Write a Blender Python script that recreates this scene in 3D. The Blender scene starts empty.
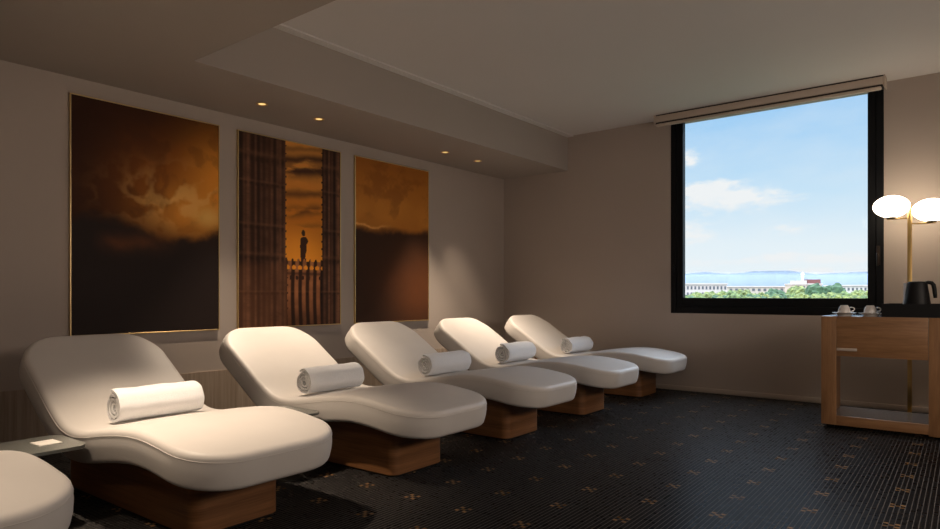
import bpy, bmesh, math, random
import numpy as np
from mathutils import Vector, Matrix
random.seed(7)
rng = np.random.default_rng(11)
scene = bpy.context.scene
COL = scene.collection
PI = math.pi

# ------------------------------------------------------------------ camera
cam_d = bpy.data.cameras.new('camera')
cam = bpy.data.objects.new('camera', cam_d); COL.objects.link(cam)
cam.location = (0, 0, 1.0)
cam.rotation_euler = (PI/2, 0, math.radians(38.483))
cam_d.sensor_width = 36.0
cam_d.lens = 652.615/940*36
cam_d.shift_y = (294.697-264.5)/940
cam_d.clip_start = 0.05
cam_d.clip_end = 30000
scene.camera = cam

# ------------------------------------------------------------------ exposure
vs = scene.view_settings
scene.display_settings.display_device = 'sRGB'
vs.view_transform = 'Standard'; vs.look = 'None'; vs.gamma = 1.0; vs.use_curve_mapping = False
vs.exposure = 0.0

# ------------------------------------------------------------------ node helper
class NT:
    def __init__(s, tree): s.t = tree; s.t.nodes.clear()
    def n(s, kind, **kw):
        nd = s.t.nodes.new(kind)
        for k, v in kw.items(): setattr(nd, k, v)
        return nd
    def put(s, sock, v):
        if v is None: return
        if isinstance(v, bpy.types.NodeSocket): s.t.links.new(v, sock)
        else: sock.default_value = v
    def m(s, op, a, b=None, c=None, clamp=False):
        nd = s.n('ShaderNodeMath', operation=op); nd.use_clamp = clamp
        for i, v in enumerate((a, b, c)): s.put(nd.inputs[i], v)
        return nd.outputs[0]
    def mix(s, f, a, b):
        nd = s.n('ShaderNodeMix', data_type='RGBA')
        s.put(nd.inputs[0], f); s.put(nd.inputs[6], a); s.put(nd.inputs[7], b)
        return nd.outputs[2]
    def noise(s, vec, scale, detail=4, rough=.5, out=0):
        nd = s.n('ShaderNodeTexNoise'); s.put(nd.inputs['Vector'], vec)
        nd.inputs['Scale'].default_value = scale; nd.inputs['Detail'].default_value = detail
        nd.inputs['Roughness'].default_value = rough
        return nd.outputs[out]
    def ramp(s, f, stops):
        nd = s.n('ShaderNodeValToRGB'); s.put(nd.inputs[0], f)
        e = nd.color_ramp.elements
        while len(e) < len(stops): e.new(.5)
        for el, (p, c) in zip(e, stops): el.position = p; el.color = c
        return nd.outputs[0]
    def mapping(s, vec, scale=(1,1,1), rot=(0,0,0), loc=(0,0,0)):
        nd = s.n('ShaderNodeMapping'); s.put(nd.inputs[0], vec)
        nd.inputs['Location'].default_value = loc; nd.inputs['Rotation'].default_value = rot
        nd.inputs['Scale'].default_value = scale
        return nd.outputs[0]

def c4(c): return (c[0], c[1], c[2], 1.0)

# ------------------------------------------------------------------ world: summer sky with cirrus
world = bpy.data.worlds.new('sky'); scene.world = world; world.use_nodes = True
w = NT(world.node_tree)
tc = w.n('ShaderNodeTexCoord').outputs['Generated']
sx = w.n('ShaderNodeSeparateXYZ'); w.put(sx.inputs[0], tc)
dx, dy, dz = sx.outputs
ysafe = w.m('MAXIMUM', dy, 0.05)
p_ = w.m('DIVIDE', dx, ysafe); q_ = w.m('DIVIDE', dz, ysafe)
SKY = w.ramp(w.m('MAXIMUM', dz, 0.0), [(0.0, (.90,.955,1.0,1)), (.07, (.83,.92,.995,1)), (.14, (.60,.80,.98,1)), (.25, (.37,.64,.955,1)), (.33, (.36,.62,.93,1)), (1.0, (.26,.50,.86,1))])
cmb = w.n('ShaderNodeCombineXYZ'); w.put(cmb.inputs[0], w.m('MULTIPLY', p_, 1.0)); w.put(cmb.inputs[1], w.m('MULTIPLY', q_, 2.4)); cmb.inputs[2].default_value = 3.1
n1 = w.noise(cmb.outputs[0], 9.0, 7, .6)
n2 = w.noise(cmb.outputs[0], 34.0, 5, .6)
def blob(px, py, sxp, syp):
    l = (px-470)/652.615; a = math.radians(38.483); S, C = math.sin(a), math.cos(a)
    p0 = (-S+l*C)/(C+l*S); k = 1/(652.615*(C+l*S))
    q0 = (294.697-py)*k
    ex = w.m('POWER', w.m('DIVIDE', w.m('SUBTRACT', p_, p0), sxp*k), 2.0)
    ey = w.m('POWER', w.m('DIVIDE', w.m('SUBTRACT', q_, q0), syp*k), 2.0)
    return w.m('EXPONENT', w.m('MULTIPLY', w.m('ADD', ex, ey), -1.0))
tot = None
for b in [(747,199,52,13), (712,184,22,7), (702,196,30,14), (790,228,18,8), (690,158,10,9), (775,255,22,4), (730,262,60,5), (850,258,50,6), (690,232,30,16), (820,272,70,5)]:
    g = blob(*b); tot = g if tot is None else w.m('ADD', tot, g)
nn = w.m('ADD', w.m('MULTIPLY', n1, .55), w.m('MULTIPLY', n2, .45))
dens = w.m('MULTIPLY_ADD', w.m('ADD', w.m('MULTIPLY', tot, .22), nn), 5.0, -2.85, clamp=True)
dens = w.m('MULTIPLY', dens, w.m('MULTIPLY', tot, 1.6, clamp=True), clamp=True)
dens = w.m('MULTIPLY', dens, w.m('MULTIPLY_ADD', n2, .8, .5), clamp=True)
veil = w.m('MULTIPLY', w.m('MULTIPLY_ADD', n1, 2.0, -.7, clamp=True), .30)
front = w.m('MULTIPLY_ADD', dy, 3.0, .0, clamp=True)
cl = w.m('MULTIPLY', w.m('ADD', dens, veil, clamp=True), front)
skyc = w.mix(cl, SKY, (.93,.935,.96,1))
# sky above the window's top edge is boosted to add cool daylight indoors
high = w.m('MULTIPLY', w.m('SUBTRACT', dz, .30), 4.0, clamp=True)
skyc = w.mix(high, skyc, (6.2,7.3,9.0,1))
# the blue of the ground below the horizon
grd = w.mix(w.m('MULTIPLY', w.m('SUBTRACT', -0.02, dz), 30.0, clamp=True), skyc, (.30,.28,.26,1))
bg = w.n('ShaderNodeBackground'); w.put(bg.inputs[0], grd); bg.inputs[1].default_value = 1.0
wo = w.n('ShaderNodeOutputWorld'); w.t.links.new(bg.outputs[0], wo.inputs[0])

# ------------------------------------------------------------------ sun, daylight and added warm fill
sun_d = bpy.data.lights.new('sun', 'SUN'); sun_d.energy = 1.3; sun_d.angle = math.radians(.6); sun_d.color = (1,.95,.86)
sun = bpy.data.objects.new('sun', sun_d); COL.objects.link(sun)
sun.rotation_euler = Vector((.22,.78,-.62)).to_track_quat('-Z','Y').to_euler()
def area(name, loc, direction, sx_, sy_, power, color, portal=False):
    d = bpy.data.lights.new(name, 'AREA'); d.shape = 'RECTANGLE'; d.size = sx_; d.size_y = sy_; d.energy = power; d.color = color
    o = bpy.data.objects.new(name, d); COL.objects.link(o); o.location = loc
    o.rotation_euler = Vector(direction).to_track_quat('-Z','Y').to_euler()
    if portal: d.cycles.is_portal = True
    return o
area('added_warm_side_fill', (1.38, 2.9, 1.5), (-1, .0, -.38), 4.2, .7, 62.0, (1.0,.84,.71))  # added warm fill along the unseen right wall, no fixture there
area('added_warm_rear_fill', (-.9, -.6, 2.44), (-.1, .75, -.65), 2.0, .5, 13.0, (1.0,.80,.62))  # added warm fill from behind the viewer, not a lamp of the room
area('portal_window', (-1.67, 6.86, 1.85), (0,-1,0), 1.7, 1.9, 1, (1,1,1), True)

# ------------------------------------------------------------------ materials
def mat(name, base=(.5,.5,.5), rough=.5, metal=0.0, spec=.5, fn=None, emis=None, es=0.0):
    m = bpy.data.materials.new(name); m.use_nodes = True
    t = NT(m.node_tree)
    b = t.n('ShaderNodeBsdfPrincipled'); o = t.n('ShaderNodeOutputMaterial'); t.t.links.new(b.outputs[0], o.inputs[0])
    b.inputs['Base Color'].default_value = c4(base); b.inputs['Roughness'].default_value = rough
    b.inputs['Metallic'].default_value = metal; b.inputs['Specular IOR Level'].default_value = spec
    if emis: b.inputs['Emission Color'].default_value = c4(emis); b.inputs['Emission Strength'].default_value = es
    if fn: fn(t, b)
    return m
def objc(t): return t.n('ShaderNodeTexCoord').outputs['Object']
def bump(t, b, h, strength, dist):
    n = t.n('ShaderNodeBump'); t.put(n.inputs['Height'], h); n.inputs['Strength'].default_value = strength; n.inputs['Distance'].default_value = dist
    t.t.links.new(n.outputs[0], b.inputs['Normal'])
def paint(base, var=.05):
    def f(t, b):
        v = objc(t); n = t.noise(v, 1.6, 3); n2 = t.noise(v, 160, 2)
        lo = tuple(x*(1-var) for x in base); hi = tuple(min(1, x*(1+var)) for x in base)
        t.put(b.inputs['Base Color'], t.mix(n, c4(lo), c4(hi)))
        bump(t, b, n2, .12, .002)
    return f
def wood(dark, light, scale, rough=.42):
    def f(t, b):
        v = t.mapping(objc(t), scale)
        n = t.noise(v, 1.0, 6, .62); n2 = t.noise(v, 5.0, 3, .5)
        fac = t.m('MULTIPLY_ADD', n2, .35, t.m('MULTIPLY', n, .75))
        col = t.ramp(fac, [(.32, c4(dark)), (.52, c4(tuple((x+y)/2 for x, y in zip(dark, light)))), (.72, c4(light))])
        t.put(b.inputs['Base Color'], col)
        b.inputs['Roughness'].default_value = rough
        bump(t, b, fac, .12, .002)
    return f
WALLC = (.455,.385,.335)
M = {}
M['wall'] = mat('wall_paint', WALLC, .85, fn=paint(WALLC))
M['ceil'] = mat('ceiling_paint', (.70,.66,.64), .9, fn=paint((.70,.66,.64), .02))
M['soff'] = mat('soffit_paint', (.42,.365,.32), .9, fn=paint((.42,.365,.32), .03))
M['trim'] = mat('trim_paint', (.46,.385,.325), .6, fn=paint((.46,.385,.325), .03))
M['wains'] = mat('wainscot_veneer', fn=wood((.26,.19,.135), (.46,.37,.29), (4, 30, .9)))
M['base'] = mat('plinth_veneer', fn=wood((.095,.036,.012), (.31,.14,.056), (1.3, 1.3, 42), .38))
M['oak'] = mat('counter_oak', fn=wood((.19,.090,.036), (.42,.22,.10), (1.6, 8, 17), .45))
M['oakv'] = mat('counter_oak_upright', fn=wood((.19,.090,.036), (.42,.22,.10), (17, 17, 1.6), .45))
def leather(t, b):
    v = objc(t); n = t.noise(v, 420, 2); n2 = t.noise(v, 7, 3)
    t.put(b.inputs['Base Color'], t.mix(n2, (.63,.59,.555,1), (.68,.64,.60,1)))
    bump(t, b, n, .10, .001)
M['leather'] = mat('cream_leather', (.79,.75,.70), .48, spec=.4, fn=leather)
M['piping'] = mat('cream_piping', (.58,.54,.50), .5)
def terry(t, b):
    v = objc(t); n = t.noise(v, 260, 3, .7); n2 = t.noise(v, 30, 3)
    t.put(b.inputs['Base Color'], t.mix(n, (.74,.74,.75,1), (.90,.90,.91,1)))
    bump(t, b, t.m('ADD', n, t.m('MULTIPLY', n2, .7)), .55, .004)
    b.inputs['Sheen Weight'].default_value = .25
M['towel'] = mat('white_terry', (.85,.85,.86), .95, spec=.1, fn=terry)
M['black'] = mat('black_frame', (.004,.0045,.006), .5, spec=.2)
M['blackp'] = mat('black_plastic', (.006,.006,.007), .5, spec=.3)
M['blackt'] = mat('black_tray', (.006,.006,.007), .5, spec=.3)
M['darkmetal'] = mat('dark_metal', (.05,.045,.04), .4, metal=.8)
M['steel'] = mat('steel', (.75,.76,.78), .22, metal=1)
M['brass'] = mat('brushed_brass', (.72,.50,.20), .32, metal=1)
M['goldframe'] = mat('gold_frame', (.70,.52,.25), .35, metal=.9)
M['bronze'] = mat('bronze_handle', (.035,.024,.018), .45, metal=.6)
M['porc'] = mat('white_porcelain', (.72,.68,.64), .2)
M['laminate'] = mat('counter_top', (.16,.13,.11), .18, spec=.6)
M['glasstop'] = mat('smoked_glass', (.15,.155,.14), .22, spec=.6)
M['card'] = mat('white_card', (.78,.74,.68), .7)
M['blind'] = mat('blind_fabric', (.60,.50,.42), .8, fn=paint((.60,.50,.42), .03))
M['slot'] = mat('blind_slot', (.03,.02,.015), .7)
M['outwall'] = mat('outside', (.5,.5,.5), .9)
M['globe'] = mat('opal_glass', (.9,.85,.78), .25, emis=(1.0,.83,.62), es=7.0)
M['lens'] = mat('lit_lens', (.8,.6,.3), .4, emis=(1.0,.62,.22), es=1.25)
def glass_mat():
    m = bpy.data.materials.new('window_glass'); m.use_nodes = True; t = NT(m.node_tree)
    tr = t.n('ShaderNodeBsdfTransparent'); tr.inputs[0].default_value = (.97,.985,.98,1)
    gl = t.n('ShaderNodeBsdfGlossy'); gl.inputs['Roughness'].default_value = .02
    fr = t.n('ShaderNodeFresnel'); fr.inputs[0].default_value = 1.45
    mx = t.n('ShaderNodeMixShader'); t.put(mx.inputs[0], t.m('MULTIPLY', fr.outputs[0], .2))
    t.t.links.new(tr.outputs[0], mx.inputs[1]); t.t.links.new(gl.outputs[0], mx.inputs[2])
    o = t.n('ShaderNodeOutputMaterial'); t.t.links.new(mx.outputs[0], o.inputs[0])
    return m
M['glass'] = glass_mat()
def mosaic(t, b):
    cell = .3205/15
    v = t.mapping(objc(t), (1/cell, 1/cell, 1), (0, 0, math.radians(-1.2)))
    s = t.n('ShaderNodeSeparateXYZ'); t.put(s.inputs[0], v)
    ang = math.radians(-1.2); X0, Y0 = -.972, 3.34
    u0 = (X0*math.cos(ang)-Y0*math.sin(ang))/cell; v0 = (X0*math.sin(ang)+Y0*math.cos(ang))/cell
    u = t.m('SUBTRACT', s.outputs[0], u0-7.5); vv = t.m('SUBTRACT', s.outputs[1], v0-7.5)
    fu = t.m('FRACT', u); fv = t.m('FRACT', vv); iu = t.m('FLOOR', u); iv = t.m('FLOOR', vv)
    g1 = t.m('LESS_THAN', t.m('ABSOLUTE', t.m('SUBTRACT', fu, .5)), .415)
    g2 = t.m('LESS_THAN', t.m('ABSOLUTE', t.m('SUBTRACT', fv, .5)), .435)
    tile = t.m('MULTIPLY', g1, g2)
    a = t.m('ABSOLUTE', t.m('SUBTRACT', t.m('FLOORED_MODULO', iu, 15.0), 7.0))
    c = t.m('ABSOLUTE', t.m('SUBTRACT', t.m('FLOORED_MODULO', iv, 15.0), 7.0))
    near = t.m('LESS_THAN', t.m('MAXIMUM', a, c), 1.5)
    diag = t.m('LESS_THAN', t.m('ABSOLUTE', t.m('SUBTRACT', a, c)), .5)
    star = t.m('MULTIPLY', near, diag)
    cm = t.n('ShaderNodeCombineXYZ'); t.put(cm.inputs[0], iu); t.put(cm.inputs[1], iv)
    wn = t.n('ShaderNodeTexWhiteNoise'); wn.noise_dimensions = '2D'; t.put(wn.inputs['Vector'], cm.outputs[0])
    r = wn.outputs['Value']
    dark = t.mix(r, (.002,.002,.003,1), (.005,.0048,.0055,1))
    gold = t.mix(r, (.14,.074,.029,1), (.30,.165,.066,1))
    tc_ = t.mix(star, dark, gold)
    t.put(b.inputs['Base Color'], t.mix(tile, t.mix(g1, (.125,.115,.107,1), (.012,.011,.0105,1)), tc_))
    t.put(b.inputs['Roughness'], t.mix(tile, (.8,.8,.8,1), t.mix(r, (.26,.26,.26,1), (.36,.36,.36,1))))
M['floor'] = mat('mosaic_floor', (.02,.02,.02), .3, spec=.015, fn=mosaic)

# ------------------------------------------------------------------ object helpers
def mesh_from(name, verts, faces, smooth=False):
    me = bpy.data.meshes.new(name); me.from_pydata([tuple(v) for v in verts], [], [tuple(f) for f in faces]); me.update()
    if smooth: me.polygons.foreach_set('use_smooth', [True]*len(me.polygons))
    return me
def put_obj(name, me, m, parent=None, loc=(0,0,0)):
    o = bpy.data.objects.new(name, me); COL.objects.link(o); o.location = loc
    if m: me.materials.append(m)
    if parent: o.parent = parent
    return o
def from_bm(name, bm, m, parent=None, smooth=False, auto=None, loc=(0,0,0)):
    bmesh.ops.recalc_face_normals(bm, faces=bm.faces)
    me = bpy.data.meshes.new(name); bm.to_mesh(me); bm.free()
    if smooth or auto is not None:
        me.polygons.foreach_set('use_smooth', [True]*len(me.polygons))
        if auto is not None: me.set_sharp_from_angle(angle=math.radians(auto))
    return put_obj(name, me, m, parent, loc)
def add_box(bm, x0, x1, y0, y1, z0, z1, bev=0.0, seg=2):
    vs_ = [bm.verts.new((x, y, z)) for x in (x0, x1) for y in (y0, y1) for z in (z0, z1)]
    fs = [(0,1,3,2), (4,6,7,5), (0,4,5,1), (2,3,7,6), (0,2,6,4), (1,5,7,3)]
    faces = [bm.faces.new([vs_[i] for i in f]) for f in fs]
    if bev > 0:
        es = list({e for f in faces for e in f.edges})
        bmesh.ops.bevel(bm, geom=es, offset=bev, segments=seg, affect='EDGES', profile=.5)
def box(name, x0, x1, y0, y1, z0, z1, m, parent=None, bev=0.0, seg=2):
    bm = bmesh.new(); add_box(bm, x0, x1, y0, y1, z0, z1, bev, seg)
    return from_bm(name, bm, m, parent, auto=40 if bev else None)
def add_lathe(bm, prof, n=40, sx_=1.0, sy_=1.0, off=(0,0,0)):
    rings = []
    for r, z in prof:
        if r < 1e-6: rings.append([bm.verts.new((off[0], off[1], off[2]+z))])
        else: rings.append([bm.verts.new((off[0]+r*sx_*math.cos(2*PI*k/n), off[1]+r*sy_*math.sin(2*PI*k/n), off[2]+z)) for k in range(n)])
    for A, B in zip(rings, rings[1:]):
        if len(A) == 1 and len(B) == 1: continue
        for k in range(n):
            a, b_, c, d = A[k % len(A)], A[(k+1) % len(A)], B[(k+1) % len(B)], B[k % len(B)]
            if len(A) == 1: bm.faces.new((a, c, d))
            elif len(B) == 1: bm.faces.new((a, b_, c))
            else: bm.faces.new((a, b_, c, d))
    for R in (rings[0], rings[-1]):
        if len(R) > 1: bm.faces.new(R)
def lathe(name, prof, m, parent=None, n=40, auto=40, off=(0,0,0), sx_=1, sy_=1):
    bm = bmesh.new(); add_lathe(bm, prof, n, sx_, sy_, off)
    return from_bm(name, bm, m, parent, auto=auto)
def add_tube(bm, pts, r, n=10, closed=False):
    pts = [Vector(p) for p in pts]; N = len(pts); rings = []
    up = Vector((0,0,1)); prev = None
    for i, p in enumerate(pts):
        if closed: d = (pts[(i+1) % N]-pts[i-1])
        else: d = pts[min(i+1, N-1)]-pts[max(i-1, 0)]
        d.normalize()
        a = d.cross(up if prev is None else prev.cross(d))
        if prev is None:
            a = d.cross(up)
            if a.length < 1e-4: a = d.cross(Vector((1,0,0)))
            a.normalize(); b_ = a.cross(d)
        else:
            b_ = (prev-d*prev.dot(d)).normalized(); a = d.cross(b_)
        prev = b_
        rr = r[i] if isinstance(r, (list, tuple)) else r
        rings.append([bm.verts.new(p+(a*math.cos(2*PI*k/n)+b_*math.sin(2*PI*k/n))*rr) for k in range(n)])
    rng_ = range(N if closed else N-1)
    for i in rng_:
        A, B = rings[i], rings[(i+1) % N]
        for k in range(n): bm.faces.new((A[k], A[(k+1) % n], B[(k+1) % n], B[k]))
    if not closed: bm.faces.new(rings[0]); bm.faces.new(rings[-1])
def thing(name, label, cat, loc=(0,0,0), rz=0.0, group=None):
    o = bpy.data.objects.new(name, None); COL.objects.link(o); o.empty_display_size = .1
    o.location = loc; o.rotation_euler = (0, 0, rz)
    return tag(o, label, cat, group)
def tag(o, label, cat, group=None, kind=None):
    o['label'] = label; o['category'] = cat
    if group: o['group'] = group
    if kind: o['kind'] = kind
    return o
def structure(o, label=None, cat=None):
    o['kind'] = 'structure'
    if label: o['label'] = label
    if cat: o['category'] = cat
    return o
def dup(root, loc, rz=None, label=None):
    r = root.copy(); COL.objects.link(r); r.location = loc
    if rz is not None: r.rotation_euler = (0, 0, rz)
    if label: r['label'] = label
    for ch in list(root.children):
        c = ch.copy(); COL.objects.link(c); c.parent = r
        for g in list(ch.children):
            d = g.copy(); COL.objects.link(d); d.parent = c
    return r

# ------------------------------------------------------------------ room shell
XW, YB, ZS, ZC, XS, YT = -4.792, 6.716, 2.455, 2.859, -3.871, 2.112
XR, YR = 1.42, -1.6
structure(box('floor', XW-.2, XR+.2, YR-.2, YB+.3, -.12, 0, M['floor']), 'black mosaic floor dotted with small gold crosses', 'floor')
structure(box('wall_left', XW-.2, XW, YR-.2, YB+.3, 0, ZC+.15, M['wall']), 'taupe left wall behind the loungers', 'wall')
structure(box('wall_rear', XW, XR+.2, YR-.2, YR, 0, ZC+.15, M['wall']), 'taupe wall behind the viewer', 'wall')
WX0, WX1, WZ0, WZ1 = -2.632, -.718, .807, 2.857
bm = bmesh.new()
for b in [(XW, WX0, 0, ZC+.15), (WX1, XR+.2, 0, ZC+.15), (WX0, WX1, 0, WZ0), (WX0, WX1, WZ1, ZC+.15)]:
    add_box(bm, b[0], b[1], YB, YB+.3, b[2], b[3])
structure(from_bm('wall_back', bm, M['wall']), 'taupe end wall holding the big window', 'wall')
structure(box('wall_right', XR, XR+.2, YR, YB, 0, ZC+.15, M['wall']), 'taupe right wall out of view', 'wall')
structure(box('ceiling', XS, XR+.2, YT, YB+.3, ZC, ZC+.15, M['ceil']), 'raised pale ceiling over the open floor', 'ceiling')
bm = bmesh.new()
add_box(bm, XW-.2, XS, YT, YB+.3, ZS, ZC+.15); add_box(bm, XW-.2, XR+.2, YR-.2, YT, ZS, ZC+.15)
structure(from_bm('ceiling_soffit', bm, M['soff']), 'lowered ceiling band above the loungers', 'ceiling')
structure(box('trim_1', XS, XS+.075, YT, YB, ZC-.012, ZC, M['ceil']), 'narrow trim strip along the raised ceiling edge', 'trim')
structure(box('baseboard_back', XW+.012, XR, YB-.014, YB, 0, .048, M['trim'], bev=.003), 'low painted baseboard under the window wall', 'baseboard')
structure(box('trim_2', XW, XW+.009, YR, YB-.014, 0, .40, M['wains']), 'low wooden wainscot behind the loungers', 'trim')
# window
win = structure(bpy.data.objects.new('window_1', None), 'large black framed window looking over the city', 'window'); COL.objects.link(win)
win.location = ((WX0+WX1)/2, YB, WZ0)
def wbox(bm, x0, x1, y0, y1, z0, z1, bev=.004):
    add_box(bm, x0-win.location.x, x1-win.location.x, y0-YB, y1-YB, z0-WZ0, z1-WZ0, bev, 1)
IX0, IX1, IZ0, IZ1 = -2.505, -.842, .968, 2.858
bm = bmesh.new(); F0, F1 = YB+.004, YB+.10
wbox(bm, WX0, WX0+.06, F0, F1, WZ0, WZ1); wbox(bm, WX1-.06, WX1, F0, F1, WZ0, WZ1)
wbox(bm, WX0+.06, WX1-.06, F0, F1, WZ0, WZ0+.075); wbox(bm, WX0+.06, WX1-.06, F0, F1, WZ1-.012, WZ1)
from_bm('window_frame', bm, M['black'], win, auto=40)
bm = bmesh.new(); F0, F1 = YB+.012, YB+.085
wbox(bm, WX0+.06, IX0, F0, F1, WZ0+.075, WZ1-.012); wbox(bm, IX1, WX1-.06, F0, F1, WZ0+.075, WZ1-.012)
wbox(bm, IX0, IX1, F0, F1, WZ0+.075, IZ0); wbox(bm, IX0, IX1, F0, F1, IZ1-.02, WZ1-.012)
from_bm('window_sash', bm, M['black'], win, auto=40)
bm = bmesh.new(); wbox(bm, IX0, IX1, YB+.045, YB+.053, IZ0, IZ1-.02, 0)
from_bm('window_pane', bm, M['glass'], win)
bm = bmesh.new(); wbox(bm, -.775, -.745, YB-.006, YB+.012, 1.26, 1.43, .004); wbox(bm, -.768, -.752, YB-.03, YB-.006, 1.33, 1.36, .003); wbox(bm, -.770, -.750, YB-.045, YB-.03, 1.25, 1.365, .005)
from_bm('window_handle', bm, M['bronze'], win, auto=40)
bm = bmesh.new(); wbox(bm, -2.608, -2.585, YB-.004, YB+.012, 1.20, 1.32, .004); wbox(bm, -2.604, -2.589, YB-.022, YB-.004, 1.235, 1.285, .004)
from_bm('window_latch', bm, M['black'], win, auto=40)
# ------------------------------------------------------------------ roller blind over the window
BX0, BX1 = -2.712, -.692
rb = thing('roller_blind', 'rolled-up beige roller blind in a slim cassette above the window', 'blind', ((BX0+BX1)/2, YB, ZC))
h = (BX1-BX0)/2; D0, D1 = -.235, -.11
box('mounting_rail', -h+.01, h-.01, D0+.012, D1-.01, -.022, 0, M['slot'], rb)
box('fascia', -h, h, D0, D1, -.078, -.012, M['blind'], rb, .006)
box('blind_slot', -h+.012, h-.012, D0+.012, D1-.01, -.098, -.078, M['slot'], rb)
box('bottom_bar', -h+.02, h-.02, D0-.004, D0+.03, -.122, -.095, M['blind'], rb, .006)
for s in (-1, 1): box('end_cap', s*h-(.008 if s < 0 else 0), s*h+(.008 if s > 0 else 0), D0-.004, D1, -.10, 0, M['blind'], rb, .003)

# ------------------------------------------------------------------ downlights
def downlight(loc, label, power, direction=(0,0,-1), angle=60, blend=.7, group=None):
    t = thing('recessed_downlight', label, 'downlight', loc, 0, group)
    lathe('trim_ring', [(.030,0), (.046,0), (.046,-.004), (.041,-.006), (.033,-.003), (.030,.0)], M['darkmetal'] if False else M['goldframe'], t, 32)
    lathe('lens', [(0,-.0012), (.027,-.0012), (.027,-.0004), (0,-.0004)], M['lens'], t, 32)
    d = bpy.data.lights.new('downlight_beam', 'SPOT'); d.energy = power; d.color = (1.0,.80,.60); d.spot_size = math.radians(angle); d.spot_blend = blend; d.shadow_soft_size = .035
    o = bpy.data.objects.new('downlight_beam', d); COL.objects.link(o); o.parent = t; o.location = (0,0,-.02)
    o.rotation_euler = Vector(direction).to_track_quat('-Z','Y').to_euler()
    return t
for (x, y, lab, pw, dr) in [(-4.341, 2.91, 'lit round downlight above the cathedral picture left edge', 280, (.14,-.06,-1)), (-4.342, 3.452, 'lit round downlight above the cathedral picture middle', 80, (.06,.12,-1)),
                    (-4.345, 5.057, 'lit round downlight beyond the right-hand sky picture', 290, (.06,.05,-1)), (-4.35, 5.607, 'lit round downlight farthest along the lowered ceiling, near the window wall', 125, (.06,.10,-1))]:
    downlight((x, y, ZS), lab, pw, dr, 64, 1.0)
downlight((-3.0, 1.15, ZS), 'downlight out of view above the nearest full lounger', 300, (.06, .22, -1), 52, 1.0)
downlight((-2.75, .20, ZS), 'downlight out of view above the cropped lounger', 130, (.1, .1, -1), 60, .9)

# ------------------------------------------------------------------ loungers
XREF = -3.1
TOPP = np.array([(-4.045,.770), (-4.00,.742), (-3.94,.702), (-3.80,.612), (-3.65,.515), (-3.53,.438), (-3.43,.390), (-3.33,.371), (-3.20,.378), (-3.02,.408), (-2.88,.434), (-2.74,.447), (-2.60,.443), (-2.45,.425), (-2.33,.407), (-2.22,.390)])
def catmull(P, per=24):
    Q = np.vstack([2*P[0]-P[1], P, 2*P[-1]-P[-2]]); out = []
    for i in range(1, len(Q)-2):
        p0, p1, p2, p3 = Q[i-1], Q[i], Q[i+1], Q[i+2]
        for t in np.linspace(0, 1, per, endpoint=False):
            out.append(.5*((2*p1)+(-p0+p2)*t+(2*p0-5*p1+4*p2-p3)*t*t+(-p0+3*p1-3*p2+p3)*t**3))
    out.append(Q[-2]); return np.array(out)
TOPP[:,1] += np.where(TOPP[:,0] > -3.0, .003, .008); TOPP[:3,1] += (.004, .003, .001); TOPP[:2,0] += (.014, .008)
CURVE = catmull(TOPP); CURVE[:,0] -= XREF
# smooth the curve a little
for _ in range(30): CURVE[1:-1] = .25*CURVE[:-2]+.5*CURVE[1:-1]+.25*CURVE[2:]
SEG = np.r_[0, np.cumsum(np.hypot(*np.diff(CURVE, axis=0).T))]; LEN = SEG[-1]
TAN = np.gradient(CURVE, SEG, axis=0); TAN /= np.linalg.norm(TAN, axis=1)[:,None]
def bend(s, y, h):
    x = np.interp(s, SEG, CURVE[:,0]); z = np.interp(s, SEG, CURVE[:,1])
    tx = np.interp(s, SEG, TAN[:,0]); tz = np.interp(s, SEG, TAN[:,1])
    return np.array([x-tz*h, y, z+tx*h])
T, W = .148, .735
def outline(d, Rh=.21, Rf=.22, nc=10, nl=44, ne=8):
    pts = []
    a0, a1, b0, b1 = d, LEN-d, -W/2+d, W/2-d
    rh, rf = Rh-d, Rf-d
    def line(p, q, n): return [(p[0]+(q[0]-p[0])*i/n, p[1]+(q[1]-p[1])*i/n) for i in range(n)]
    def arc(cx, cy, r, t0, t1): return [(cx+r*math.cos(t0+(t1-t0)*i/nc), cy+r*math.sin(t0+(t1-t0)*i/nc)) for i in range(nc)]
    pts += line((a0+rh, b0), (a1-rf, b0), nl); pts += arc(a1-rf, b0+rf, rf, -PI/2, 0)
    pts += line((a1, b0+rf), (a1, b1-rf), ne); pts += arc(a1-rf, b1-rf, rf, 0, PI/2)
    pts += line((a1-rf, b1), (a0+rh, b1), nl); pts += arc(a0+rh, b1-rh, rh, PI/2, PI)
    pts += line((a0, b1-rh), (a0, b0+rh), ne); pts += arc(a0+rh, b0+rh, rh, PI, 1.5*PI)
    return np.array(pts)
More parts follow.
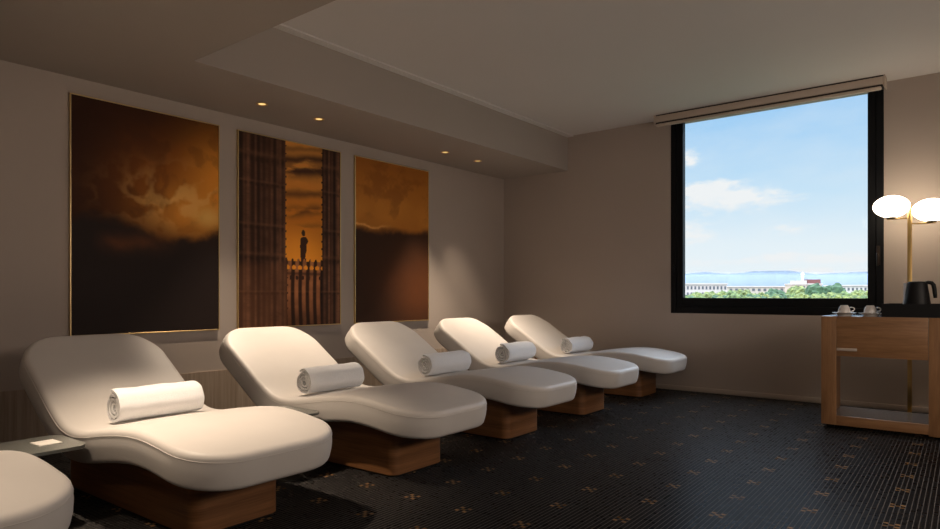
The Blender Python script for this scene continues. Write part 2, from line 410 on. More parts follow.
def make_mattress(parent):
    rt, rbm = .030, .026; levels = []
    def lerps(d, h, ks, crown):
        o = outline(d); sp = o.copy(); sp[:,1] = 0; sp[:,0] = np.clip(sp[:,0], W/2, LEN-W/2)
        return [((1-k)*o+k*sp, h+crown*(1-(1-k)**2)) for k in ks]
    levels += lerps(rbm, -T, (1, .75, .5, .25), 0)
    for i in range(5):
        a = PI/2*i/4; levels.append((outline(rbm*(1-math.sin(a))), -T+rbm*(1-math.cos(a))))
    bulge = 0.004
    for f in (.33, .66): levels.append((outline(-bulge), -T+rbm+(T-rbm-rt)*f))
    for i in range(7):
        a = PI/2*i/6; levels.append((outline(rt*(1-math.cos(a))), -rt*(1-math.sin(a))))
    levels += lerps(rt, 0, (.2, .4, .6, .8, 1), .010)
    n = len(levels[0][0]); V = []; F = []
    for o, h in levels:
        for s, y in o: V.append(bend(s, y, h))
    for L in range(len(levels)-1):
        for k in range(n): F.append((L*n+k, L*n+(k+1) % n, (L+1)*n+(k+1) % n, (L+1)*n+k))
    me = mesh_from('mattress', V, F)
    bm = bmesh.new(); bm.from_mesh(me); bmesh.ops.remove_doubles(bm, verts=bm.verts, dist=.0004)
    bmesh.ops.dissolve_degenerate(bm, edges=bm.edges, dist=.0002)
    mt = from_bm('mattress', bm, M['leather'], parent, smooth=True)
    pts = [bend(s, y, -.030) for s, y in outline(-.0004)]
    bm = bmesh.new(); add_tube(bm, pts, .0016, 6, True)
    from_bm('piping', bm, M['leather'], mt, smooth=True)
    return mt
def under(x):
    xs = CURVE[:,0]+TAN[:,1]*T; zs = CURVE[:,1]-TAN[:,0]*T
    return float(np.interp(x, xs, zs))
def make_base(parent):
    x0, x1, yw, R = -.66, .567, .212, .055
    def rr(d):
        pts = []
        for cx, cy, t0 in ((x1-R, -yw+R, -PI/2), (x1-R, yw-R, 0), (x0+R, yw-R, PI/2), (x0+R, -yw+R, PI)):
            pts += [(cx+(R-d)*math.cos(t0+PI/2*i/8), cy+(R-d)*math.sin(t0+PI/2*i/8)) for i in range(9)]
        out = []
        for i, p in enumerate(pts):
            q = pts[(i+1) % len(pts)]; L = math.hypot(q[0]-p[0], q[1]-p[1]); n = max(1, int(L/.04))
            out += [(p[0]+(q[0]-p[0])*k/n, p[1]+(q[1]-p[1])*k/n) for k in range(n)]
        return out
    ring = rr(0); n = len(ring); V = []; F = []
    for L in range(3):
        for x, y in ring: V.append((x, y, .012 if L == 0 else (.16 if L == 1 else under(x)+.012)))
    for L in range(2):
        for k in range(n): F.append((L*n+k, L*n+(k+1) % n, (L+1)*n+(k+1) % n, (L+1)*n+k))
    F.append(tuple(range(n))[::-1])
    bm = bmesh.new(); me = mesh_from('base', V, F); bm.from_mesh(me)
    b = from_bm('base', bm, M['base'], parent, auto=50)
    ring2 = [(x*.985, y*.96) for x, y in ring]; V = [(x, y, z) for z in (0, .012) for x, y in ring2]
    F = [(k, (k+1) % n, n+(k+1) % n, n+k) for k in range(n)]+[tuple(range(n))[::-1]]
    put_obj('plinth_foot', mesh_from('plinth_foot', V, F), M['blackp'], b)
LG = 'cream loungers in a row along the picture wall'
L0 = thing('spa_lounger', 'cream lounger cropped by the bottom left corner, only its foot end visible', 'lounger', (XREF+.115, .465, 0), 0, LG)
make_mattress(L0); make_base(L0)
ROT = math.radians(1.0)
spots = [(-3.10, 1.578, 'nearest full cream lounger, large in front at the left with a towel on its seat'),
         (-3.10, 2.72, 'cream lounger below the cathedral picture, beside the small table behind the nearest one'),
         (-3.145, 3.85, 'cream lounger below the right-hand sky picture, third full one from the front'),
         (-3.175, 4.97, 'cream lounger with brightly lit head, second from the window wall'),
         (-3.20, 6.16, 'cream lounger farthest back, next to the window wall')]
L0.rotation_euler.z = ROT
loungers = [L0]
for x, y, lab in spots: loungers.append(dup(L0, (x, y, 0), ROT, lab))

# ------------------------------------------------------------------ rolled towels
def make_towel(name, seed, length=.425, R=.086):
    r = random.Random(seed); turns = 3.7; n = int(turns*40); th = R/(turns+.6)
    outer, inner = [], []
    ph = r.uniform(3.6, 4.4)
    for i in range(n+1):
        a = turns*2*PI*i/n; rad = .010+(R-.010)*(i/n)
        rad_in = max(.004, rad-th*.64)
        wob = 1+.03*math.sin(3*a+seed)+.02*math.sin(7.3*a+2*seed)
        outer.append((rad*wob*math.cos(a+ph), rad*wob*math.sin(a+ph))); inner.append((rad_in*wob*math.cos(a+ph), rad_in*wob*math.sin(a+ph)))
    poly = outer+inner[::-1]
    ys = [-.5, -.49, -.47, -.40, -.25, -.1, .1, .25, .40, .47, .49, .5]
    V = []; F = []; m_ = len(poly)
    for j, yy in enumerate(ys):
        e = 1-.05*max(0, (abs(yy)-.46)/.04)**2
        for k, (px, pz) in enumerate(poly):
            rad = math.hypot(px, pz)/R
            bul = 1+.02*math.sin(yy*11+seed)+.012*math.sin(yy*23+px*60)
            yo = yy*length*(1+.03*(1-rad)*0)+(.010*(1-rad)**2*(1 if yy < 0 else -1) if abs(yy) > .45 else 0)
            zz = pz*e*bul
            if zz < -R*.9: zz = -R*.9
            V.append((px*e*bul, yo, zz))
    for j in range(len(ys)-1):
        for k in range(m_): F.append((j*m_+k, j*m_+(k+1) % m_, (j+1)*m_+(k+1) % m_, (j+1)*m_+k))
    for k in range(n):
        for j, fl in ((0, False), (len(ys)-1, True)):
            q = (j*m_+k, j*m_+k+1, j*m_+m_-2-k, j*m_+m_-1-k); F.append(q[::-1] if fl else q)
    me = mesh_from(name, V, F)
    bm = bmesh.new(); bm.from_mesh(me)
    return from_bm(name, bm, M['towel'], None, auto=50)
tw = [(-3.215, 1.56, .5, 'white rolled towel on the nearest full lounger'), (-3.265, 2.69, 1.5, 'white rolled towel on the lounger below the cathedral picture'),
      (-3.285, 3.82, -1, 'white rolled towel on the third full lounger from the front'), (-3.40, 4.95, 2, 'white rolled towel on the lounger second from the window wall'),
      (-3.42, 6.12, -2, 'white rolled towel on the farthest lounger by the window wall')]
for i, (x, y, rz, lab) in enumerate(tw):
    o = make_towel('rolled_towel', i*1.7+1, *((.415, .083), (.435, .085), (.46, .087), (.47, .091), (.43, .085))[i])
    lx = x-spots[i][0]
    zs = float(np.interp(lx, CURVE[:,0], CURVE[:,1]))+.011
    o.location = (x, y, zs+(.075, .077, .079, .083, .077)[i]); o.rotation_euler = (0, 0, math.radians(rz))
    tag(o, lab, 'towel', 'rolled towels on the loungers')

# ------------------------------------------------------------------ small glass tables between loungers
def side_table(loc, label):
    t = thing('side_table', label, 'side table', loc, ROT, 'small tables between the loungers')
    bm = bmesh.new()
    hx, hy, R = .17, .172, .06; pts = []
    for cx, cy, t0 in ((hx-R, -hy+R, -PI/2), (hx-R, hy-R, 0), (-hx+R, hy-R, PI/2), (-hx+R, -hy+R, PI)):
        pts += [(cx+R*math.cos(t0+PI/2*i/8), cy+R*math.sin(t0+PI/2*i/8)) for i in range(9)]
    lo = [bm.verts.new((x, y, .338)) for x, y in pts]; hi = [bm.verts.new((x, y, .352)) for x, y in pts]
    bm.faces.new(lo[::-1]); bm.faces.new(hi)
    for k in range(len(pts)): bm.faces.new((lo[k], lo[(k+1) % len(pts)], hi[(k+1) % len(pts)], hi[k]))
    from_bm('table_top', bm, M['glasstop'], t, auto=40)
    lathe('stem', [(.02,.012), (.02,.338)], M['darkmetal'], t, 20)
    lathe('table_foot', [(0,0), (.13,0), (.13,.008), (.03,.014), (0,.014)], M['darkmetal'], t, 36)
    return t
side_table((-3.215, 1.016, 0), 'small grey glass side table with a white card, before the nearest full lounger')
side_table((-3.055, 2.155, 0), 'small grey glass side table half hidden behind the nearest full lounger')
o = box('card', -.05, .05, -.045, .045, 0, .003, M['card']); o.location = (-3.225, 1.08, .352); o.rotation_euler = (0, 0, .05)
tag(o, 'small white card lying on the glass side table', 'card')

# ------------------------------------------------------------------ pictures on the left wall
def vnoise(u, v, seed, octv=5, sx_=3.0, sy_=3.0):
    r = np.random.default_rng(seed); out = np.zeros_like(u); amp = 1; tot_ = 0
    for o_ in range(octv):
        g = r.random((64, 64)); a = u*sx_*2**o_; b = v*sy_*2**o_
        i = np.floor(a).astype(int); j = np.floor(b).astype(int); fa = a-i; fb = b-j
        fa = fa*fa*(3-2*fa); fb = fb*fb*(3-2*fb)
        G = lambda p, q: g[p % 64, q % 64]
        out += amp*((G(i,j)*(1-fa)+G(i+1,j)*fa)*(1-fb)+(G(i,j+1)*(1-fa)+G(i+1,j+1)*fa)*fb); tot_ += amp; amp *= .5
    return out/tot_
def sm(a, b, x):
    t = np.clip((x-a)/(b-a), 0, 1); return t*t*(3-2*t)
def mixc(f, a, b): f = np.clip(f, 0, 1)[..., None]; return a*(1-f)+np.array(b)*f
def ridged(u, v, seed, sx_, sy_): return 1-np.abs(2*vnoise(u, v, seed, 5, sx_, sy_)-1)
def pic_sky_left(u, v):
    wu = u+.10*(vnoise(u, v, 21, 4, 3, 4)-.5); wv = v+.12*(vnoise(u, v, 22, 4, 3, 4)-.5)
    n = vnoise(wu, wv, 1, 6, 3.0, 5.0); n2 = vnoise(wu, wv, 2, 6, 7, 11); rg = ridged(wu, wv, 3, 4, 7)
    c = np.zeros(u.shape+(3,))+np.array((.034,.010,.004))
    c = mixc(np.exp(-((u-.72)/.44)**2-((v-.66)/.22)**2)*(.25+.75*n), c, (.40,.115,.014))
    c = mixc(np.exp(-((u-1.02)/.26)**2-((v-.70)/.22)**2)*1.1, c, (.86,.32,.035))
    c = mixc(np.exp(-((u-.80)/.30)**2-((v-.56)/.11)**2)*(.55+.7*(n2-.2)), c, (.98,.38,.05))
    c = mixc(sm(.80,.97,rg)*np.exp(-((u-.70)/.32)**2-((v-.61)/.11)**2)*.75, c, (1.0,.55,.16))
    c = mixc(sm(.52,.36,n2)*.30*sm(.45,.55,v), c, (.055,.018,.008))
    c = mixc(np.exp(-((u-.92)/.10)**2-((v-.545)/.045)**2)*.85, c, (1.0,.60,.16))
    edge = .475+.10*(n-.5)+.06*(n2-.5)+.035*np.sin(u*6.2+.6)
    c = mixc(sm(edge+.022, edge-.030, v)*.975, c, (.024,.015,.013))
    return mixc(np.exp(-((v-.40)/.035)**2)*sm(.1,.3,u)*sm(.75,.4,u)*.35*n2, c, (.5,.15,.03))
def pic_sky_right(u, v):
    wu = u+.12*(vnoise(u, v, 31, 4, 3, 4)-.5); wv = v+.12*(vnoise(u, v, 32, 4, 3, 4)-.5)
    n = vnoise(wu, wv, 5, 6, 2.5, 4.0); n2 = vnoise(wu, wv, 6, 6, 6, 10)
    c = np.zeros(u.shape+(3,))+np.array((.50,.175,.024))
    c = mixc(sm(.84,1.0,v)*.5, c, (.30,.095,.014))
    c = mixc(np.exp(-((v-.70)/.10)**2)*(.1+n)*.75, c, (.85,.36,.06))
    c = mixc(sm(.50,.68,n2)*.55*sm(.6,.72,v), c, (.26,.085,.014))
    edge = .595+.10*(n-.5)+.05*(n2-.5)-.02*np.sin(u*6)
    c = mixc(sm(edge+.025, edge-.045, v)*.97, c, (.036,.018,.012))
    c = mixc(np.exp(-((u-.85)/.45)**2-((v-.22)/.22)**2)*.65*(.4+n), c, (.22,.070,.022))
    rim = np.exp(-((v-edge-.008)/.008)**2)*sm(.55,.2,u)*n2; return mixc(rim*1.1, c, (1,.5,.14))
def pic_cathedral(u, v):
    wv = v+.05*(vnoise(u, v, 41, 4, 4, 5)-.5)
    n = vnoise(u, wv, 8, 6, 3.2, 17); n2 = vnoise(u, v, 9, 5, 12, 30); n3 = vnoise(u, wv, 10, 5, 7, 40)
    c = np.zeros(u.shape+(3,))+np.array((.80,.27,.028))
    c = mixc(sm(.60,.95,v)*.55, c, (.88,.42,.10))
    c = mixc(sm(.60,.36,v)*.6, c, (.95,.36,.03))
    for v0, s_, a in ((.915,.030,.95), (.845,.040,1.0), (.72,.022,.75), (.63,.030,.75), (.975,.018,.6), (.545,.016,.35)):
        c = mixc(np.exp(-((wv-v0-.018*(u-.6)*4)/s_)**2)*a*sm(.40,.60,n*.75+n3*.25+.04), c, (.085,.035,.018))
    def cols(x, edges, seed):
        r = np.random.default_rng(seed); out = np.zeros(x.shape)
        for e in edges:
            wd = r.uniform(.010,.024); out += r.uniform(.35,1.0)*np.exp(-((x-e)/wd)**2)
        return out
    lit = cols(u, [.045,.085,.15,.20,.245,.30,.345,.385,.415,.83,.875,.915,.955,.985], 3)
    shade = cols(u, [.02,.115,.175,.225,.325,.40,.80,.85,.935], 4)
    st = np.zeros(u.shape+(3,))+np.array((.075,.031,.016))
    st = mixc(lit*.95*(.15+1.1*n2), st, (.33,.150,.080)); st = mixc(shade*.95, st, (.016,.009,.008))
    blocks = np.abs(((v*46+np.floor(u*22)*.37) % 1)-.5)
    st = mixc(sm(.44,.5,blocks)*.22, st, (.02,.01,.008))
    # tracery heads, string courses and ledges
    for vb, hgt in ((.875,.02), (.745,.010), (.52,.012), (.36,.016), (.175,.008)):
        st = mixc(np.exp(-((v-vb)/hgt)**2)*.55*(.6+.4*np.sin(u*130)), st, (.018,.010,.008))
        st = mixc(np.exp(-((v-vb-hgt*1.4)/(hgt*.6))**2)*.22*(.3+n2), st, (.36,.16,.075))
    st = mixc(sm(.86,1.0,v)*.35, st, (.02,.01,.008)); st = mixc(sm(.36,.30,v)*.25*(u < .45), st, (.22,.085,.035))
    crock = .010*(np.sin(v*150) > .75)
    left = (u < .425+crock+.018*(v < .37)); right = (u > .80-crock)
    top = .352+.016*np.maximum(0, np.sin(u*105))
    par = v < top
    trac = (np.hypot(((u*33.4/2) % 1-.5)*1.2, (v-.318)/.030) < .42) & (np.hypot(((u*33.4/2) % 1-.5)*1.2, (v-.318)/.030) > .0) & (v > .296) & (v < .34)
    trac2 = (np.hypot(((u*33.4/2+.5) % 1-.5)*1.6, (v-.262)/.034) < .36)
    def ell(cx, cy, rx, ry): return ((u-cx)/rx)**2+((v-cy)/ry)**2 < 1
    stat = ell(.605,.435,.034,.055)|ell(.600,.400,.026,.06)|ell(.612,.468,.040,.022)|ell(.605,.510,.019,.018)|((np.abs(u-.605) < .026) & (v < .37) & (v > .34))
    c[stat & ~(left|right)] = (.050,.022,.013)
    lowst = mixc(sm(.2,.8,.5+.5*np.sin(u*84+.8*np.sin(v*9)))*(.35+.8*n2), st*.6, (.50,.19,.075))
    lowst = mixc(sm(.20,.0,v)*.65, lowst, (.03,.014,.010)); lowst = mixc(np.exp(-((v-.285)/.010)**2)*.7, lowst, (.03,.014,.01))
    lowst = np.where((trac2 & (v > .23))[..., None], np.array((.05,.02,.012)), lowst)
    solid = left|right|(par & ~trac)
    s2 = np.where((~left & ~right)[..., None], lowst, st)
    c[solid] = s2[solid]
    return c
def picture(name, label, y0, y1, z0, z1, fn, nu=190, nv=286):
    t = thing(name, label, 'picture', (XW, (y0+y1)/2, z0))
    hw, H, fw_, dep = (y1-y0)/2, z1-z0, .008, .022
    bm = bmesh.new()
    for b in [(-hw, -hw+fw_, 0, H), (hw-fw_, hw, 0, H), (-hw+fw_, hw-fw_, 0, fw_), (-hw+fw_, hw-fw_, H-fw_, H)]: add_box(bm, 0, dep, b[0], b[1], b[2], b[3], .0015, 1)
    from_bm('picture_frame', bm, M['goldframe'], t)
    us = np.linspace(0, 1, nu); vv = np.linspace(0, 1, nv); U, Vv = np.meshgrid(us, vv)
    col = np.clip(fn(U, Vv), 0, 1)
    ya = -hw+fw_; yb = hw-fw_; xs = np.full(U.size, .017)
    P = np.stack([xs, (ya+(yb-ya)*U).ravel(), (fw_+(H-2*fw_)*Vv).ravel()], 1)
    idx = np.arange(U.size).reshape(nv, nu)
    F = np.stack([idx[:-1,:-1], idx[:-1,1:], idx[1:,1:], idx[1:,:-1]], -1).reshape(-1, 4)
    # backing panel behind the print
    k = len(P); P = np.vstack([P, [(0.001, ya, fw_), (0.001, yb, fw_), (0.001, yb, H-fw_), (0.001, ya, H-fw_)]])
    Fl = [tuple(f) for f in F.tolist()]+[(k, k+3, k+2, k+1)]
    me = mesh_from('print', P, Fl)
    ca = me.color_attributes.new('print_colour', 'FLOAT_COLOR', 'POINT')
    data = np.ones((len(P), 4), dtype=np.float32); data[:k,:3] = col.reshape(-1, 3); data[k:,:3] = .05
    ca.data.foreach_set('color', data.ravel())
    m = mat('print_'+name, rough=.55, spec=.15)
    nt = m.node_tree; a = nt.nodes.new('ShaderNodeVertexColor'); a.layer_name = 'print_colour'
    nt.links.new(a.outputs[0], next(n_ for n_ in nt.nodes if n_.type == 'BSDF_PRINCIPLED').inputs['Base Color'])
    put_obj('print', me, m, t)
ZPT, ZPB = 2.343, .721
picture('wall_picture', 'framed dark orange storm sky picture, left and nearest of three on the wall', 1.738, 2.814, ZPB, ZPT, pic_sky_left)
picture('wall_picture', 'framed sunset picture of stone cathedral columns and a statue, in the middle', 2.975, 4.052, ZPB, ZPT, pic_cathedral)
picture('wall_picture', 'framed orange and black cloud picture, right and farthest of three', 4.226, 5.283, ZPB, ZPT, pic_sky_right)

# ------------------------------------------------------------------ coffee counter
CX, CY, CZ = -.99, 5.5, .84
ct = thing('counter', 'wooden tea counter with a drawer over an open shelf, right of the window', 'counter', (CX, CY, 0))
cw, cd = 1.40, .50
box('worktop', 0, cw, .023, cd, CZ-.012, CZ, M['laminate'], ct, .002)
box('end_panel', 0, .05, .02, cd, .03, CZ-.012, M['oakv'], ct, .002)
box('stile', 0, .10, 0, .022, .03, CZ-.0005, M['oakv'], ct, .002)
box('stile', .665, .785, 0, .022, .02, CZ-.0005, M['oakv'], ct, .002)
box('divider_panel', .70, .75, .022, cd, .03, CZ-.012, M['oakv'], ct, .002)
box('end_panel', cw-.05, cw, .02, cd, .03, CZ-.012, M['oakv'], ct, .002)
box('stile', cw-.10, cw, 0, .022, .03, CZ-.0005, M['oakv'], ct, .002)
box('lower_rail', .10, .665, 0, .022, .03, .10, M['oak'], ct, .002)
box('lower_rail', .785, cw-.10, 0, .022, .03, .10, M['oak'], ct, .002)
box('lower_shelf', .05, .70, .022, cd, .075, .100, M['laminate'], ct)
box('lower_shelf', .75, cw-.05, .022, cd, .075, .100, M['laminate'], ct)
for xa, xb in ((.10, .662), (.788, cw-.10)):
    dr = box('drawer', xa+.001, xb, .002, .022, .545, CZ-.001, M['oak'], ct, .002)
    box('drawer_pull', xa+.004, xa+.135, -.008, .002, .585, .605, M['blind'], dr, .002)
for x in (.03, .70, cw-.08):
    for y in (.04, cd-.08): box('foot', x, x+.05, y, y+.05, 0, .03, M['blackp'], ct)

# cups upside down on saucers
SAUC = [(0,.006), (.036,.006), (.038,.0), (.044,.0), (.048,.009), (.062,.018), (.080,.0235), (.082,.0258), (.062,.022), (.045,.0165), (0,.0165)]
def saucer(loc, label):
    o = lathe('saucer', SAUC, M['porc'], None, 44); o.location = loc
    return tag(o, label, 'saucer', 'saucers on the counter')
def cup(loc, label, rz):
    t = thing('coffee_cup', label, 'cup', loc, rz, 'upturned cups on the counter')
    lathe('cup_body', [(.0415,0), (.0435,.0), (.0425,.012), (.040,.030), (.034,.048), (.026,.058), (.026,.063), (.022,.063), (.022,.060), (.0,.060), (.0,.055), (.024,.055), (.032,.046), (.038,.029), (.0405,.012), (.0415,0)], M['porc'], t, 40)
    bm = bmesh.new(); add_tube(bm, [(.036,0,.046), (.052,0,.047), (.064,0,.041), (.066,0,.030), (.058,0,.020), (.041,0,.016)], .0045, 8)
    from_bm('cup_handle', bm, M['porc'], t, smooth=True)
    return t
SZ = CZ+.006
for x, y, lab in ((-.855, 5.62, 'left, beside the counter edge'), (-.685, 5.61, 'right, beside the black tray')):
    saucer((x, y, CZ), 'white saucer on the counter under the upturned cup '+lab)
    cup((x, y, CZ+.0180), 'white coffee cup upside down on its saucer, '+lab, math.radians(6))

# black tray and kettle
tr = thing('tray', 'black deep tray on the counter holding the kettle', 'tray', (-.232, 5.74, CZ))
bm = bmesh.new(); a, b_, hh, th_ = .375, .20, .094, .008
add_box(bm, -a, a, -b_, b_, 0, .008); add_box(bm, -a, a, -b_, -b_+th_, .008, hh); add_box(bm, -a, a, b_-th_, b_, .008, hh)
add_box(bm, -a, -a+th_, -b_+th_, b_-th_, .008, hh); add_box(bm, a-th_, a, -b_+th_, b_-th_, .008, hh)
from_bm('tray_body', bm, M['blackt'], tr)
kt = thing('kettle', 'black tapered electric kettle with a steel spout edge', 'kettle', (-.408, 5.74, CZ+.008), math.radians(5))
lathe('kettle_body', [(0,.012), (.088,.012), (.090,.02), (.078,.12), (.062,.232), (.060,.238), (0,.238)], M['blackp'], kt, 48)
lathe('kettle_base', [(0,0), (.085,0), (.086,.010), (.07,.012), (0,.012)], M['blackp'], kt, 40)
lathe('kettle_lid', [(0,.238), (.056,.238), (.052,.247), (.015,.250), (0,.250)], M['blackp'], kt, 40)
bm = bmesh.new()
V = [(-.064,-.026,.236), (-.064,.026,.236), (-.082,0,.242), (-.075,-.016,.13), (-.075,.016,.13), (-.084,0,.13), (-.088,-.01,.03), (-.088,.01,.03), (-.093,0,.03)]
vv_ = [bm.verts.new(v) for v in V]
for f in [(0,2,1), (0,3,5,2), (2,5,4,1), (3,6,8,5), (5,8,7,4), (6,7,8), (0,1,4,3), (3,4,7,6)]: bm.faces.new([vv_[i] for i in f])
from_bm('kettle_spout', bm, mat('spout_painted_reflection', (.85,.85,.86), .25), kt)  # near-white colour stands in for the window's reflection on the spout edge
bm = bmesh.new()
add_tube(bm, [(.045,0,.236), (.066,0,.241), (.086,0,.237), (.097,0,.222), (.102,0,.195), (.106,0,.155), (.108,0,.128)], [.011,.013,.014,.014,.014,.013,.011], 12)
from_bm('kettle_handle', bm, M['blackp'], kt, smooth=True)

# ------------------------------------------------------------------ floor lamp with two opal globes
LX, LY = -.505, 6.40
fl = thing('floor_lamp', 'brass floor lamp with two glowing white globes behind the counter', 'lamp', (LX, LY, 0))
lathe('lamp_base', [(0,0), (.13,0), (.13,.014), (.125,.018), (0,.018)], M['brass'], fl, 48)
box('pole', -.0155, .0155, -.006, .006, .018, 1.735, M['brass'], fl, .002)
GP = [(v*math.pi/24-math.pi/2) for v in range(25)]
for dxx, zc, in ((-.126, 1.729), (.145, 1.680)):
    s = -1 if dxx < 0 else 1
    zb = zc-.092
    ar = box('arm', min(0, dxx)-(.03 if s < 0 else -.017), max(0, dxx)+(.03 if s > 0 else -.017), -.012, .012, zb-.016, zb-.006, M['brass'], fl, .002)
    lathe('globe_holder', [(0,zb-.006), (.035,zb-.006), (.035,zb+.012), (0,zb+.012)], M['darkmetal'], fl, 28, off=(dxx,0,0))
    lathe('globe', [(abs(math.cos(a))*.1265*(1+.05*math.cos(a)**2) if abs(abs(a)-PI/2) > 1e-6 else 0, zc+math.sin(a)*.092) for a in GP], M['globe'], fl, 48, auto=180, off=(dxx,0,0))

# ------------------------------------------------------------------ the view beyond the window
A_ = math.radians(38.483)
def far(px, D, py=None):
    l = (px-470)/652.615
    x = D*(-math.sin(A_)+l*math.cos(A_)); y = D*(math.cos(A_)+l*math.sin(A_))
    return (x, y) if py is None else (x, y, 1+(294.697-py)/652.615*D)
GZ = -16.0
M['grass'] = mat('park_ground', rough=.95, fn=lambda t, b: t.put(b.inputs['Base Color'], t.mix(t.noise(objc(t), .12, 4), (.012,.022,.008,1), (.045,.06,.022,1))))
bm = bmesh.new(); v4 = [bm.verts.new(p) for p in ((-9000, 12, GZ), (6000, 12, GZ), (6000, 14000, GZ), (-9000, 14000, GZ))]; bm.faces.new(v4)
structure(from_bm('ground', bm, M['grass']), 'distant ground of the park and city', 'ground')
def leaf(c1, c2):
    def f(t, b):
        n = t.noise(objc(t), 1.1, 5, .7)
        t.put(b.inputs['Base Color'], t.ramp(n, [(.35, c4(c1)), (.65, c4(c2))]))
    return f
LEAF = [mat('leaf_light', rough=.8, fn=leaf((.03,.052,.014), (.185,.20,.045))), mat('leaf_mid', rough=.8, fn=leaf((.02,.04,.011), (.12,.16,.035))), mat('leaf_dark', rough=.8, fn=leaf((.010,.032,.011), (.042,.09,.03)))]
M['bark'] = mat('bark', (.10,.07,.05), .9)
def crown_mesh(seed, R):
    r = random.Random(seed); bm = bmesh.new()
    for k in range(11):
        a = r.uniform(0, 2*PI); rr = R*.62*math.sqrt(r.random()); zz = r.uniform(-.55, .5)*R*(1-.4*rr/R)
        rad = R*r.uniform(.34,.52)
        mtx = Matrix.Translation((rr*math.cos(a), rr*math.sin(a), zz))
        res = bmesh.ops.create_icosphere(bm, subdivisions=3, radius=rad, matrix=mtx)
        for v in res['verts']:
            c = Vector(mtx.translation); d = (v.co-c); v.co = c+d*(1+r.uniform(-.16,.16))
    me = bpy.data.meshes.new('crown'); bm.to_mesh(me); bm.free(); return me
crowns = [crown_mesh(s, 4.2) for s in range(4)]
def tree(px, D, py_top, kind, label, seed, group='trees beyond the window', sc=1.0):
    x, y, zt = far(px, D, py_top); R = 4.2*sc
    t = thing('park_tree', label, 'tree', (x, y, GZ), seed*1.3, group)
    zc = zt-GZ-R*1.08
    o = put_obj('crown', crowns[seed % 4].copy(), LEAF[kind], t, (0, 0, zc)); o.scale = (sc, sc, sc*1.25)
    lathe('trunk', [(.45,0), (.30,zc*.6), (.20,zc)], M['bark'], t, 10)
TL = 'light green bushy tree in the park beyond the window'
k = 0
for D, gap, top, sc, off in ((100, 42, 295.2, .62, 0), (109, 40, 294.2, .64, 22), (118, 38, 293.4, .66, 8), (127, 36, 292.8, .68, 28), (137, 35, 292.0, .72, 3), (147, 33, 291.4, .72, 20)):
    px = 676+off-gap*3
    while px < 975:
        k += 1; r = random.Random(k*5+1)
        tree(px, D, top+r.uniform(-.6, .6), r.choice((0, 0, 1, 1, 2)) if D < 140 else r.choice((0, 1)), TL, k, sc=sc*r.uniform(.9, 1.0)); px += gap
tree(826, 163, 284.6, 2, 'tall dark green tree rising right of the mast building', k+1, None, 1.15)
tree(774, 164, 287.4, 2, 'dark round tree in the middle of the park view', k+2, None, .9)
tree(742, 163, 287.6, 0, 'yellow-green tree rising beside the left apartment block', k+3, None, .8)
tree(798, 180, 284.2, 0, 'yellow-green tree in front of the mast building', k+4, None, 1.1)
tree(863, 166, 290.4, 0, 'mid green tree below the white housing block on the right', k+5, None, .7)
tree(706, 164, 291.2, 1, 'mid green tree below the long pink apartment block', k+6, None, .8)

def building(name, label, px0, px1, D, ytop, col, rows, cols, extra=None, roofc=(.55,.45,.40)):
    x0, y0, zt = far(px0, D, ytop); x1, y1, _ = far(px1, D, ytop)
    Lb = math.hypot(x1-x0, y1-y0); Hh = zt-GZ
    t = thing(name, label, 'building', (x0, y0, GZ), math.atan2(y1-y0, x1-x0))
    m = mat('facade', col, .9, fn=paint(col, .06))
    box('facade', 0, Lb, 0, 14, 0, Hh, m, t)
    box('roof', -.4, Lb+.4, -.4, 14.4, Hh, Hh+.7, mat('roof', roofc, .9), t)
    wm = mat('dark_window', (.09,.09,.10), .3)
    for r_ in range(rows):
        for c_ in range(cols):
            cx = Lb*(c_+.5)/cols; zz = Hh-1.6-r_*3.1; ww = Lb/cols*.24
            box('window', cx-ww, cx+ww, -.12, 0, zz-.85, zz+.75, wm, t)
    return t, Lb, Hh
building('apartment_block', 'long pale pink apartment block at the left of the window view', 600, 727, 330, 284.6, (.52,.43,.39), 3, 34)
building('low_block', 'low beige building in the middle of the window view', 728, 796, 420, 287.2, (.44,.36,.29), 2, 12)
tB, Lb, Hh = building('mast_building', 'beige building with a red-brown roof box and a white mast', 796, 822, 400, 284.6, (.50,.38,.30), 2, 5)
box('roof_box', Lb*.48, Lb*.98, 1, 9, Hh+.7, Hh+3.2, mat('red_brown', (.16,.055,.05), .9), tB)
box('roof_block', Lb*.05, Lb*.45, 1, 9, Hh+.7, Hh+2.6, mat('pale_block', (.42,.37,.33), .9), tB)
bm = bmesh.new(); add_tube(bm, [(Lb*.38, 4, Hh+2.5), (Lb*.38, 4, Hh+7.6)], [.65, .45], 8); add_box(bm, Lb*.38-1.3, Lb*.38+1.3, 3.8, 4.2, Hh+6.4, Hh+6.8); add_box(bm, Lb*.38-.9, Lb*.38+.9, 3.8, 4.2, Hh+4.8, Hh+5.1)
from_bm('mast', bm, mat('white_mast', (.9,.9,.92), .6), tB)
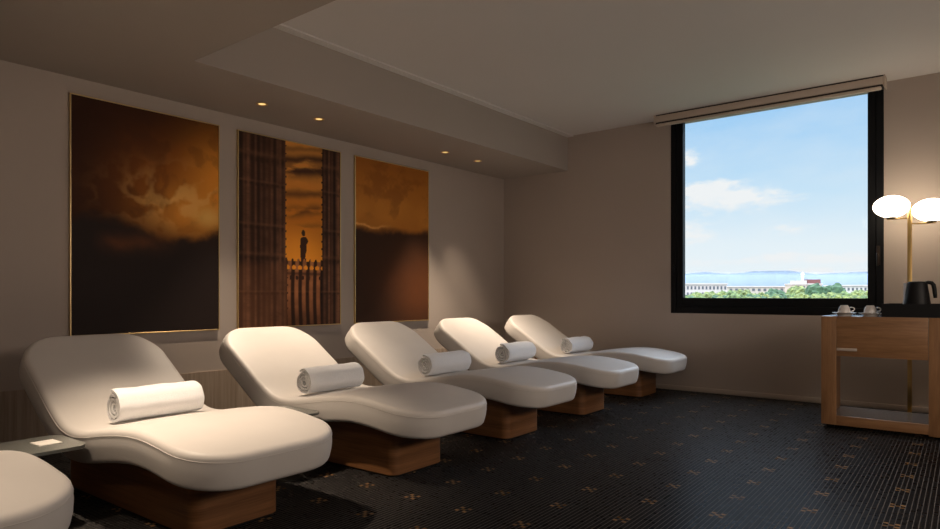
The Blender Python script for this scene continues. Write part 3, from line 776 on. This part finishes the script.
building('white_block', 'pale white housing block at the right of the window view', 838, 990, 370, 286.2, (.54,.47,.42), 2, 36)

def ridge(name, label, D, pts, col, depth, seed):
    r = np.random.default_rng(seed); xs = np.linspace(440, 1120, 180)
    hy_ = np.interp(xs, [p[0] for p in pts], [p[1] for p in pts])+np.convolve(r.normal(0, .8, 200), np.ones(9)/9, 'same')[:180]
    V = []; F = []
    for x_, y_ in zip(xs, hy_):
        fx, fy, fz = far(x_, D, y_); bx, by = far(x_, D-depth); gx, gy = far(x_, D+depth)
        V += [(bx, by, GZ), ((bx+fx)/2, (by+fy)/2, GZ+(fz-GZ)*(.45+r.uniform(-.05,.05))), (fx, fy, fz), (gx, gy, GZ)]
    for i in range(len(xs)-1):
        for j in range(3): F.append((i*4+j, (i+1)*4+j, (i+1)*4+j+1, i*4+j+1))
    o = put_obj(name, mesh_from(name, V, F, True), mat(name, col, .95), None)
    structure(o, label, 'mountain')
ridge('mountain', 'long blue mountain ridge on the horizon', 9000, [(440,275), (520,271), (600,273), (640,274), (686,274), (705,272), (728,274), (755,271), (790,271), (815,274), (850,272), (880,271), (920,274), (1000,272), (1120,275)], (.045,.06,.08), 1500, 3)
# summer haze between the city and the mountains
hz = bpy.data.materials.new('haze'); hz.use_nodes = True; t = NT(hz.node_tree)
vs_n = t.n('ShaderNodeVolumeScatter'); vs_n.inputs['Color'].default_value = (.125,.148,.225,1); vs_n.inputs['Density'].default_value = .0010; vs_n.inputs['Anisotropy'].default_value = -.3
o_ = t.n('ShaderNodeOutputMaterial'); t.t.links.new(vs_n.outputs[0], o_.inputs['Volume'])
bm = bmesh.new()
q = [far(430, 7250), far(1130, 7250), far(1130, 8800), far(430, 8800)]
lo = [bm.verts.new((x, y, GZ+.5)) for x, y in q]; hi = [bm.verts.new((x, y, 258)) for x, y in q]
bm.faces.new(lo[::-1]); bm.faces.new(hi)
for i in range(4): bm.faces.new((lo[i], lo[(i+1) % 4], hi[(i+1) % 4], hi[i]))
o = from_bm('haze', bm, hz); tag(o, 'pale blue haze in front of the mountains', 'haze', kind='stuff')
